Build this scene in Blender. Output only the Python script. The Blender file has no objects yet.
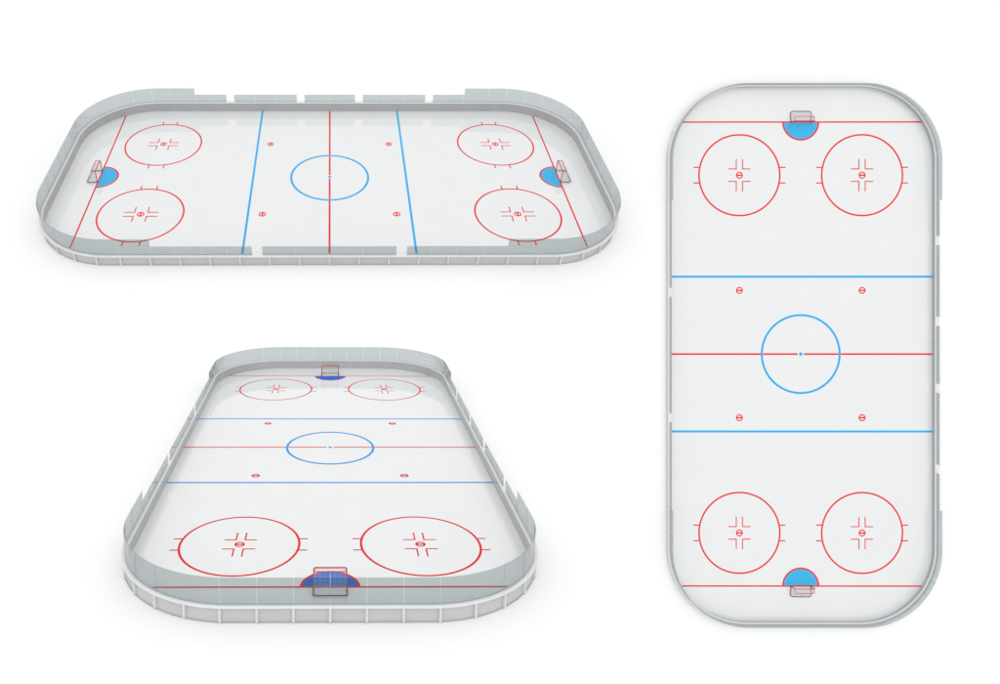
import bpy, bmesh, math
import numpy as np
from mathutils import Matrix, Vector
sc = bpy.context.scene
C = sc.collection
PI = math.pi

# ------------------------------------------------------------------ camera
F, CX, CY = (764.74802, 339.08253, 256.73905)

def rod(w):
    v = Vector(w)
    return Matrix.Rotation(v.length, 3, v.normalized()) if v.length > 1e-9 else Matrix.Identity(3)

# pose of each rink seen from the camera: rotation vector, position, length / width / height scale, overall scale
POSES = [
    ((-0.887, 0.00813, 0.00559), (-1.03879, 8.82193, -84.60269), (0.9557, 1.0, 1.0), 2.6, 0.0),
    ((-1.44187, 0.01226, 0.00612), (-0.92156, -19.6874, -79.05572), (0.979, 1.0, 1.0), 0.62, -1.5707963),
    ((0.0003, -0.0022, 0.00021), (52.75549, -11.1219, -87.39585), (1.0, 1.0, 0.42), 1.0, -1.5707963)]

n2 = rod(POSES[1][0]) @ Vector((0, 0, 1))
ALPHA = math.atan2(n2.y, n2.z)
RW = Matrix.Rotation(ALPHA, 3, 'X')
cam = bpy.data.cameras.new('camera')
cam.sensor_width = 36
cam.lens = F / 1000 * 36
cam.shift_x = (500 - CX) / 1000
cam.shift_y = (CY - 342) / 1000
cam.clip_start = 0.5
cam.clip_end = 2000
co = bpy.data.objects.new('camera', cam)
C.objects.link(co)
co.rotation_euler = (ALPHA, 0, 0)
sc.camera = co

# ------------------------------------------------------------------ light
w = bpy.data.worlds.new('World')
sc.world = w
w.use_nodes = True
w.node_tree.nodes['Background'].inputs[0].default_value = (1, 1, 1, 1)
w.node_tree.nodes['Background'].inputs[1].default_value = 1.02

def area(name, camdir, dist, size, E, target=Vector((0, 0, -90))):
    L = bpy.data.lights.new(name, 'AREA')
    L.shape = 'DISK'
    L.size = size
    L.energy = E * PI * dist * dist
    o = bpy.data.objects.new(name, L)
    C.objects.link(o)
    d = Vector(camdir).normalized()
    o.location = RW @ (target + d * dist)
    o.rotation_euler = (RW @ d).to_track_quat('Z', 'Y').to_euler()
    return o
area('softbox', (0.0, 0.55, 0.84), 700, 420, 0.60, Vector((0, 0, -130)))

sc.view_settings.view_transform = 'Standard'
sc.view_settings.look = 'None'
sc.view_settings.exposure = 0
sc.view_settings.gamma = 1
sc.cycles.transparent_max_bounces = 40
sc.cycles.max_bounces = 8
sc.cycles.diffuse_bounces = 4

# ------------------------------------------------------------------ materials
def mat(name, col, rough=0.5, ior=1.45, var=0.03, scale=1.5, bump=0.0, rvar=0.0, metal=0):
    m = bpy.data.materials.new(name)
    m.use_nodes = True
    nt = m.node_tree
    b = nt.nodes['Principled BSDF']
    b.inputs['Roughness'].default_value = rough
    b.inputs['IOR'].default_value = ior
    b.inputs['Metallic'].default_value = metal
    tc = nt.nodes.new('ShaderNodeTexCoord')
    n = nt.nodes.new('ShaderNodeTexNoise')
    n.inputs['Scale'].default_value = scale
    n.inputs['Detail'].default_value = 6
    nt.links.new(tc.outputs['Object'], n.inputs['Vector'])
    r = nt.nodes.new('ShaderNodeValToRGB')
    r.color_ramp.elements[0].position = 0.3
    r.color_ramp.elements[1].position = 0.7
    r.color_ramp.elements[0].color = (*[c * (1 - var) for c in col], 1)
    r.color_ramp.elements[1].color = (*[min(1, c * (1 + var)) for c in col], 1)
    nt.links.new(n.outputs[0], r.inputs[0])
    nt.links.new(r.outputs[0], b.inputs['Base Color'])
    if rvar:
        mr = nt.nodes.new('ShaderNodeMapRange')
        mr.inputs[3].default_value = max(0, rough - rvar)
        mr.inputs[4].default_value = rough + rvar
        nt.links.new(n.outputs[0], mr.inputs[0])
        nt.links.new(mr.outputs[0], b.inputs['Roughness'])
    if bump:
        bp = nt.nodes.new('ShaderNodeBump')
        bp.inputs['Strength'].default_value = bump
        bp.inputs['Distance'].default_value = 0.02
        nt.links.new(n.outputs[0], bp.inputs['Height'])
        nt.links.new(bp.outputs[0], b.inputs['Normal'])
    return m

ICE = mat('ice', (0.725, 0.735, 0.74), 0.05, 2.1, 0.012, 0.35, rvar=0.03)
RED = mat('red_ice_paint', (0.76, 0.025, 0.028), 0.08, 1.25, 0.04, 3)
BLUE = mat('blue_ice_paint', (0.02, 0.40, 0.78), 0.08, 1.3, 0.04, 3)
CREASE = mat('light_blue_crease_paint', (0.05, 0.43, 0.74), 0.08, 1.3, 0.05, 2)
DEEP = mat('deep_blue_crease_paint', (0.0, 0.15, 0.62), 0.25, 1.15, 0.05, 2)
LINING = mat('shade_grey_boards', (0.42, 0.425, 0.43), 0.35, 1.45, 0.04, 0.8)  # darker than the panels: shade of the inner faces put into the colour
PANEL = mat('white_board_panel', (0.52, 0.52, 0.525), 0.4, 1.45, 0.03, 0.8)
CAP = mat('white_cap_rail', (0.70, 0.705, 0.71), 0.3, 1.45, 0.02, 0.8)
POST = mat('pale_grey_post', (0.65, 0.65, 0.65), 0.35, 1.45, 0.02, 2)
FRAME = mat('red_goal_tube', (0.55, 0.05, 0.06), 0.3, 1.45, 0.05, 6)
BASEM = mat('dark_red_goal_base', (0.24, 0.07, 0.08), 0.35, 1.45, 0.08, 6)
NET = mat('white_net_cord', (0.62, 0.60, 0.60), 0.7, 1.45, 0.04, 9)
GROUND = mat('white_ground', (0.895, 0.895, 0.895), 0.9, 1.3, 0.003, 0.2)

for m_ in (RED, BLUE, CREASE, DEEP):
    m_.node_tree.nodes['Principled BSDF'].inputs['Specular IOR Level'].default_value = 0.2

DEEPLINE = mat('deep_blue_line_paint', (0.0, 0.30, 0.78), 0.2, 1.15, 0.04, 3)
DEEPRED = mat('deep_red_line_paint', (0.70, 0.006, 0.008), 0.2, 1.15, 0.04, 3)
GLASS = bpy.data.materials.new('tinted_glass')
GLASS.use_nodes = True
nt = GLASS.node_tree
nt.nodes.clear()
out = nt.nodes.new('ShaderNodeOutputMaterial')
mx = nt.nodes.new('ShaderNodeMixShader')
tr = nt.nodes.new('ShaderNodeBsdfTransparent')
tr.inputs[0].default_value = (0.752, 0.785, 0.79, 1)
gl = nt.nodes.new('ShaderNodeBsdfGlossy')
gl.inputs['Roughness'].default_value = 0.03
lw = nt.nodes.new('ShaderNodeLayerWeight')
pw = nt.nodes.new('ShaderNodeMath'); pw.operation = 'POWER'; pw.inputs[1].default_value = 3
ma = nt.nodes.new('ShaderNodeMath'); ma.operation = 'MULTIPLY_ADD'; ma.inputs[1].default_value = 0.9; ma.inputs[2].default_value = 0.025
gn = nt.nodes.new('ShaderNodeTexNoise'); gn.inputs['Scale'].default_value = 0.6
gr = nt.nodes.new('ShaderNodeMapRange'); gr.inputs[3].default_value = 0.015; gr.inputs[4].default_value = 0.05
nt.links.new(gn.outputs[0], gr.inputs[0]); nt.links.new(gr.outputs[0], gl.inputs['Roughness'])
nt.links.new(lw.outputs['Facing'], pw.inputs[0])
nt.links.new(pw.outputs[0], ma.inputs[0])
nt.links.new(ma.outputs[0], mx.inputs[0])
nt.links.new(tr.outputs[0], mx.inputs[1])
nt.links.new(gl.outputs[0], mx.inputs[2])
nt.links.new(mx.outputs[0], out.inputs[0])

VEIL = bpy.data.materials.new('fine_white_netting')
VEIL.use_nodes = True
nt = VEIL.node_tree
nt.nodes.clear()
out = nt.nodes.new('ShaderNodeOutputMaterial'); mx = nt.nodes.new('ShaderNodeMixShader')
tr = nt.nodes.new('ShaderNodeBsdfTransparent'); df = nt.nodes.new('ShaderNodeBsdfDiffuse')
vn = nt.nodes.new('ShaderNodeTexNoise'); vn.inputs['Scale'].default_value = 3
vr = nt.nodes.new('ShaderNodeMapRange'); vr.inputs[3].default_value = 0.13; vr.inputs[4].default_value = 0.25
df.inputs[0].default_value = (0.5, 0.49, 0.49, 1)
nt.links.new(vn.outputs[0], vr.inputs[0]); nt.links.new(vr.outputs[0], mx.inputs[0])
nt.links.new(tr.outputs[0], mx.inputs[1]); nt.links.new(df.outputs[0], mx.inputs[2]); nt.links.new(mx.outputs[0], out.inputs[0])

# ------------------------------------------------------------------ mesh helpers
def obj(name, verts, faces, m, parent=None, smooth=False):
    me = bpy.data.meshes.new(name)
    me.from_pydata([tuple(v) for v in verts], [], faces)
    bm = bmesh.new(); bm.from_mesh(me)
    bmesh.ops.recalc_face_normals(bm, faces=bm.faces)
    bm.to_mesh(me); bm.free()
    me.materials.append(m)
    if smooth:
        for p in me.polygons: p.use_smooth = True
    o = bpy.data.objects.new(name, me)
    C.objects.link(o)
    if parent: o.parent = parent
    return o

class MB:
    def __init__(s): s.v = []; s.f = []
    def add(s, v, f):
        n = len(s.v); s.v += [tuple(a) for a in v]; s.f += [tuple(n + i for i in q) for q in f]
    def rect(s, x0, y0, x1, y1, z):
        # rotation-safe flat rectangle
        s.add([(x0, y0, z), (x1, y0, z), (x1, y1, z), (x0, y1, z)], [(0, 1, 2, 3)])
    def ring(s, cx, cy, r0, r1, z, a0=0, a1=2 * PI, n=128):
        full = abs(a1 - a0 - 2 * PI) < 1e-6
        k = n if full else n + 1
        v = []
        for i in range(k):
            a = a0 + (a1 - a0) * i / n
            v += [(cx + r0 * math.cos(a), cy + r0 * math.sin(a), z), (cx + r1 * math.cos(a), cy + r1 * math.sin(a), z)]
        f = []
        for i in range(n):
            j = (i + 1) % k
            f.append((2 * i, 2 * i + 1, 2 * j + 1, 2 * j))
        s.add(v, f)
    def disc(s, cx, cy, r, z, a0=0, a1=2 * PI, n=64):
        v = [(cx + r * math.cos(a0 + (a1 - a0) * i / n), cy + r * math.sin(a0 + (a1 - a0) * i / n), z) for i in range(n + (abs(a1 - a0 - 2 * PI) > 1e-6))]
        s.add(v, [tuple(range(len(v)))])
    def tube(s, pts, r, n=8, closed=False):
        pts = [Vector(p) for p in pts]
        N = len(pts)
        rings = []
        for i, p in enumerate(pts):
            a = pts[(i - 1) % N] if (i > 0 or closed) else p
            b = pts[(i + 1) % N] if (i < N - 1 or closed) else p
            t = (b - a).normalized()
            up = Vector((0, 0, 1)) if abs(t.z) < 0.9 else Vector((1, 0, 0))
            x = t.cross(up).normalized(); y = t.cross(x).normalized()
            rings.append([p + (x * math.cos(2 * PI * k / n) + y * math.sin(2 * PI * k / n)) * r for k in range(n)])
        v = [q for R in rings for q in R]
        f = []
        for i in range(N if closed else N - 1):
            j = (i + 1) % N
            for k in range(n):
                f.append((i * n + k, i * n + (k + 1) % n, j * n + (k + 1) % n, j * n + k))
        if not closed:
            f += [tuple(range(n)), tuple((N - 1) * n + k for k in range(n))]
        s.add(v, f)
    def build(s, name, m, parent=None, smooth=False):
        return obj(name, s.v, s.f, m, parent, smooth)

# perimeter of the ice: s = 0 at the middle of the +X end, running through +Y, -X, -Y
HL, HW, RC = 30.5, 15.0, 8.5
QA = HW - RC                    # half straight of an end
ARC = RC * PI / 2
QB = HL - RC                    # half straight of a side
Q = QA + ARC + QB
TOTAL = 4 * Q
def quarter(s):
    """position and outward normal for 0 <= s <= Q"""
    if s <= QA: return (HL, s), (1, 0)
    if s <= QA + ARC:
        a = (s - QA) / RC
        return (QB + RC * math.cos(a), QA + RC * math.sin(a)), (math.cos(a), math.sin(a))
    return (QB - (s - QA - ARC), HW), (0, 1)
def pt(s, off, z):
    s = s % TOTAL
    q = int(s // Q); r = s - q * Q
    if q in (1, 3): r = Q - r
    (x, y), (nx, ny) = quarter(r)
    x += nx * off; y += ny * off
    if q == 1: x = -x
    elif q == 2: x, y = -x, -y
    elif q == 3: y = -y
    return (x, y, z)
def samples(s0, s1, step=0.22):
    """stations between s0 and s1, dense on the corners only"""
    out = [s0]
    marks = []
    for q in range(-4, 9):
        base = q * Q
        a, b = (QA, QA + ARC) if q % 2 == 0 else (Q - QA - ARC, Q - QA)
        n = max(2, int(ARC / step))
        marks += [base + a + (b - a) * i / n for i in range(n + 1)]
    out += [m for m in sorted(marks) if s0 + 1e-4 < m < s1 - 1e-4]
    out.append(s1)
    return out
def sweep(name, prof, m, parent, s0=0, s1=None, smooth=False):
    closed = s1 is None
    st = samples(s0, TOTAL if closed else s1)
    if closed: st = st[:-1]
    v = [pt(s, o, z) for s in st for o, z in prof]
    n = len(prof); N = len(st)
    f = []
    for i in range(N if closed else N - 1):
        j = (i + 1) % N
        for k in range(n):
            f.append((i * n + k, i * n + (k + 1) % n, j * n + (k + 1) % n, j * n + k))
    if not closed:
        f += [tuple(range(n)), tuple((N - 1) * n + k for k in range(n))]
    return obj(name, v, f, m, parent, smooth)

# ------------------------------------------------------------------ one rink
BH = 1.2
def make_rink():
    root = bpy.data.objects.new('ice_rink', None)
    C.objects.link(root)
    # ice: a slab filling the boards
    st = samples(0, TOTAL)[:-1]
    n = len(st)
    v = [pt(s, 0.03, 0.0) for s in st] + [pt(s, 0.03, -0.006) for s in st]
    f = [tuple(range(n)), tuple(range(n, 2 * n))] + [(i, (i + 1) % n, n + (i + 1) % n, n + i) for i in range(n)]
    ice = obj('ice_sheet', v, f, ICE, root)
    z1, z2, z3, z4 = 0.005, 0.010, 0.015, 0.020
    # lines
    for sg in (-1, 1):
        b = MB()
        y0, y1 = sorted((sg * 0.36, sg * HW)); b.rect(-0.095, y0, 0.095, y1, z3)
        b.build('centre_line', RED, ice)
    for sg in (-1, 1):
        b = MB(); b.rect(sg * 8.84 - 0.115, -HW, sg * 8.84 + 0.115, HW, z3); b.build('blue_line', BLUE, ice)
        gy = 13.72
        b = MB(); b.rect(sg * 26.5 - 0.08, -gy, sg * 26.5 + 0.08, gy, z3); b.build('goal_line', RED, ice)
        a0, a1 = (PI / 2, 3 * PI / 2) if sg > 0 else (-PI / 2, PI / 2)
        b = MB(); b.disc(sg * 26.5, 0, 2.0, z1, a0, a1); cr = b.build('goal_crease', CREASE, ice)
    for sg in (-1, 1):
        a0, a1 = (PI / 2, 3 * PI / 2) if sg > 0 else (-PI / 2, PI / 2)
        b = MB(); b.ring(sg * 26.5, 0, 1.93, 2.12, z2, a0, a1, 64); b.build('crease_outline', RED, ice)
    b = MB(); b.ring(0, 0, 4.33, 4.56, z4); b.build('centre_circle', BLUE, ice)
    b = MB(); b.disc(0, 0, 0.2, z2, n=32); b.build('centre_spot', BLUE, ice)
    def spot(x, y, name='faceoff_spot'):
        b = MB()
        b.ring(x, y, 0.27, 0.40, z2, n=40)
        b.rect(x - 0.085, y - 0.29, x + 0.085, y + 0.29, z3)
        return b.build(name, RED, ice)
    for sx in (-1, 1):
        for sy in (-1, 1):
            spot(sx * 7.27, sy * 7)
            x, y = sx * 20.43, sy * 7
            spot(x, y)
            b = MB(); b.ring(x, y, 4.52, 4.70, z2); b.build('faceoff_circle', RED, ice)
            for p in (-1, 1):
                for q in (-1, 1):
                    b = MB()
                    y0, y1 = sorted((q * 4.62, q * 5.25))
                    b.rect(x + p * 0.89 - .065, y + y0, x + p * 0.89 + .065, y + y1, z3)
                    b.build('hash_mark', RED, ice)
                    b = MB()            # an L of two strokes round the spot
                    L = [(0.66, 0.30), (1.85, 0.30), (1.85, 0.41), (0.77, 0.41), (0.77, 1.27), (0.66, 1.27)]
                    b.add([(x + p * u, y + q * v_, z3) for u, v_ in L], [(0, 1, 2, 3), (0, 3, 4, 5)])
                    b.build('faceoff_mark', RED, ice)
    # boards
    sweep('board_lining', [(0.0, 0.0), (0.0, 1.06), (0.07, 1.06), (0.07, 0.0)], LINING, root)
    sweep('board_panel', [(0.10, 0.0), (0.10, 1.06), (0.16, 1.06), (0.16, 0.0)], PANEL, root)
    sweep('cap_rail', [(-0.05, 1.065), (-0.05, 1.17), (-0.02, 1.20), (0.36, 1.20), (0.39, 1.17), (0.39, 1.065)], CAP, root)
    sweep('base_rail', [(0.163, 0.0), (0.163, 0.05), (0.22, 0.05), (0.22, 0.0)], LINING, root)  # rail coloured grey to paint in the contact shadow under the boards
    # posts
    nodes = [i * (Q - 20.63) / 9 for i in range(10)] + [Q - 20.63 + 20.63 * i / 7 for i in range(1, 7)]
    allp = []
    for q in range(4):
        for s in nodes if q % 2 == 0 else [Q - a for a in nodes if a > 0] + [Q]:
            allp.append((q * Q + s) % TOTAL)
        if q % 2 == 0: pass
    allp = sorted(set(round(a, 4) for a in allp + [Q, 3 * Q]) - {round(TOTAL, 4)})
    for s in allp:
        c0 = Vector(pt(s, 0.163, 0)); nrm = (Vector(pt(s, 1.163, 0)) - c0).normalized(); t = Vector((-nrm.y, nrm.x, 0))
        hw, d = 0.085, 0.16
        b = MB()
        v = []
        for z in (0.063, 1.063):
            v += [c0 + t * hw + Vector((0, 0, z)), c0 - t * hw + Vector((0, 0, z)), c0 - t * hw + nrm * d + Vector((0, 0, z)), c0 + t * hw + nrm * d + Vector((0, 0, z))]
        b.add(v, [(0, 1, 2, 3), (4, 5, 6, 7), (0, 1, 5, 4), (1, 2, 6, 5), (2, 3, 7, 6), (3, 0, 4, 7)])
        b.build('post', POST, root)
    # glass: tall round the ends, low along the sides, with door gaps
    d0 = (Q - 20.63) / 9
    def X2s(x, side):           # x along a side -> s
        return Q - x if side > 0 else 3 * Q + x
    g = 0.012
    panes = []
    for e in (0, 2):            # tall panes round each end
        for k in range(-9, 9): panes.append((e * Q + k * d0, e * Q + (k + 1) * d0, 3.05))
        panes.append((e * Q + 9 * d0, e * Q + Q - 17.5, 3.05))
        panes.append((e * Q - Q + 17.5, e * Q - 9 * d0, 3.05))
    A = [-17.5, -13.45], [-12.45, -9.73, -7.02, -4.3], [-3.3, 0, 3.3], [4.3, 7.02, 9.73, 12.45], [13.45, 17.5]
    Bs = [-17.5, -15.1, -12.55, -10.05, -7.6], [-6.6, -3.3, 0, 3.3, 6.6], [7.6, 10.05, 12.55, 15.1, 17.5]
    for side, runs in ((1, A), (-1, Bs)):
        for r in runs:
            for x0, x1 in zip(r[:-1], r[1:]):
                a, c = sorted((X2s(x0, side), X2s(x1, side)))
                panes.append((a, c, 2.2))
    for a, c, h in panes:
        sweep('glass_pane', [(0.12, 1.203), (0.12, h), (0.16, h), (0.16, 1.203)], GLASS, root, a + g, c - g)
    return root

# ------------------------------------------------------------------ one goal: mouth at x = 0 facing -x, back at +x
def make_goal():
    root = bpy.data.objects.new('hockey_goal', None)
    C.objects.link(root)
    W, H, D, T = 1.14, 1.42, 1.22, 0.50
    r = 0.05
    b = MB()
    b.tube([(0, -W, 0.04), (0, -W, H - .06), (0, -W + .06, H), (0, W - .06, H), (0, W, H - .06), (0, W, 0.04)], r)
    b.build('front_frame', FRAME, root, True)
    def corner(x, y, rr, a0, n=6):
        return [(x + rr * math.cos(a0 + PI / 2 * i / n), y + rr * math.sin(a0 + PI / 2 * i / n)) for i in range(n + 1)]
    b = MB()
    path = [(0.05, -W)] + corner(D - .28, -W - .06 + .28, .28, -PI / 2) + corner(D - .28, W + .06 - .28, .28, 0) + [(0.05, W)]
    b.tube([(x, y, 0.07) for x, y in path], 0.042)
    b.build('base_frame', BASEM, root, True)
    b = MB()
    top = [(0.05, -W + .05)] + corner(T - .15, -W + .05 + .15, .15, -PI / 2) + corner(T - .15, W - .05 - .15, .15, 0) + [(0.05, W - .05)]
    b.tube([(x, y, H - 0.02) for x, y in top], 0.035)
    b.build('top_frame', FRAME, root, True)
    # net: cords over the top, the sloping back and the sides
    b = MB()
    cr = 0.005; N = 6
    ys = [-W + .08 + (2 * W - .16) * i / N for i in range(N + 1)]
    for y in ys:
        b.tube([(0, y, H), (T, y, H - .02), (T + (D - T) * .45, y, H * .45), (D - .02, y, 0.08)], cr, 4)
    for i in range(1, 4):
        x = T * i / 4; b.tube([(x, -W + .08, H), (x, W - .08, H)], cr, 4)
    for i in range(5):
        t = i / 5
        if t < .55: q = t / .55; x, z = T + (D - T) * .45 * q, H - .02 + (H * .45 - H + .02) * q
        else: q = (t - .55) / .45; x, z = T + (D - T) * (.45 + .55 * q) - .02 * q, H * .45 + (.08 - H * .45) * q
        b.tube([(x, -W + .05, z), (x, W - .05, z)], cr, 4)
    def backx(z):
        return T + (D - T) * .45 * (H - z) / (H * .55) if z > H * .45 else T + (D - T) * (.45 + .55 * (1 - z / (H * .45)))
    for sg in (-1, 1):
        y = sg * (W - .01)
        for i in range(1, 4):
            z = H * i / 4; b.tube([(0, y, z), (backx(z), y, z)], cr, 4)
        for i in range(1, 4):
            x = D * i / 4
            zt = H if x < T else (H - (x - T) / ((D - T) * .45) * H * .55 if x < T + (D - T) * .45 else H * .45 * (1 - (x - T - (D - T) * .45) / ((D - T) * .55)))
            b.tube([(x, y, 0.05), (x, y, max(zt, .12))], cr, 4)
    net = b.build('net', NET, root)
    P_ = [(0.02, H - .03), (T, H - .05), (T + (D - T) * .45 - .01, H * .45), (D - .04, 0.06)]
    vv = [(x, sg * (W - .04), z) for sg in (-1, 1) for x, z in P_] + [(0.02, -W + .04, 0.06), (0.02, W - .04, 0.06)]
    o = obj('netting', vv, [(0, 1, 5, 4), (1, 2, 6, 5), (2, 3, 7, 6), (0, 1, 2, 3, 8), (4, 5, 6, 7, 9)], VEIL, net)
    b = MB()
    b.tube([(T, 0, H - .03), (T + (D - T) * .45, 0, H * .45), (D, 0, 0.08)], 0.022, 6)
    b.build('back_brace', POST, root, True)
    return root

def copy_tree(o, parent=None):
    c = o.copy(); C.objects.link(c)
    if parent: c.parent = parent
    for ch in [x for x in o.children if x is not c]:
        copy_tree(ch, c)
    return c

# ------------------------------------------------------------------ place them
RINK_LABELS = [
    'wide low ice rink model seen from its long side, behind the end-on rink',
    'ice rink model seen end-on, narrowing away, with deep blue creases',
    'tall upright ice rink model seen straight from above with a thin pale rim']
WHERE = ['the wide low rink', 'the rink that narrows away', 'the rink seen from above']
ENDS = [('left', 'right'), ('far narrow', 'near wide'), ('top', 'bottom')]
rink0 = make_rink()
goal0 = make_goal()
usedg = False
SHEETS = [(-42, -20, 36, 24), (-40, -22, 40, 22), (-37, -18.0, 37, 22)]
for i, (rv, loc, s, k, turn) in enumerate(POSES):
    rink = rink0 if i == 0 else copy_tree(rink0)
    M3 = RW @ rod(rv) @ Matrix.Rotation(turn, 3, 'Z')
    S = Matrix.Diagonal(Vector((s[0] * k, s[1] * k, s[2] * k)))
    M = (M3 @ S).to_4x4()
    M.translation = RW @ (Vector(loc) * k)
    rink.rotation_mode = 'XYZ'
    rink.location = M.translation
    rink.rotation_euler = M3.to_euler()
    rink.scale = (s[0] * k, s[1] * k, s[2] * k)
    rink['label'] = RINK_LABELS[i]
    rink['category'] = 'ice rink'
    rink['group'] = 'three models of the same ice rink'
    for e, sg in enumerate((-1, 1)):
        g = copy_tree(goal0) if usedg else goal0
        usedg = True
        G = M @ Matrix.Translation((sg * 26.5, 0, 0.02)) @ Matrix.Rotation(0 if sg > 0 else PI, 4, 'Z')
        l, r, sc_ = G.decompose()
        if i == 2: sc_.z = 0.55
        g.location = l; g.rotation_euler = r.to_euler(); g.scale = sc_
        g['label'] = 'red framed goal at the %s end of %s' % (ENDS[i][e], WHERE[i])
        g['category'] = 'hockey goal'
        g['group'] = 'goals standing on the rinks'
    x0, y0, x1, y1 = SHEETS[i]
    zz = -0.012
    gd = obj('ground', [(x0, y0, zz), (x1, y0, zz), (x1, y1, zz), (x0, y1, zz)], [(0, 1, 2, 3)], GROUND)
    gd['kind'] = 'structure'
    gd.location = rink.location; gd.rotation_euler = rink.rotation_euler; gd.scale = (k, k, k)
# the end-on rink is painted in deeper blue and red
bpy.context.view_layer.update()
SWAP = {CREASE.name: DEEP, BLUE.name: DEEPLINE, RED.name: DEEPRED}
for o in C.objects:
    p = o.parent
    if p and p.parent and p.parent.get('label') == RINK_LABELS[1] and o.data.materials and o.data.materials[0].name in SWAP:
        o.material_slots[0].link = 'OBJECT'
        o.material_slots[0].material = SWAP[o.data.materials[0].name]
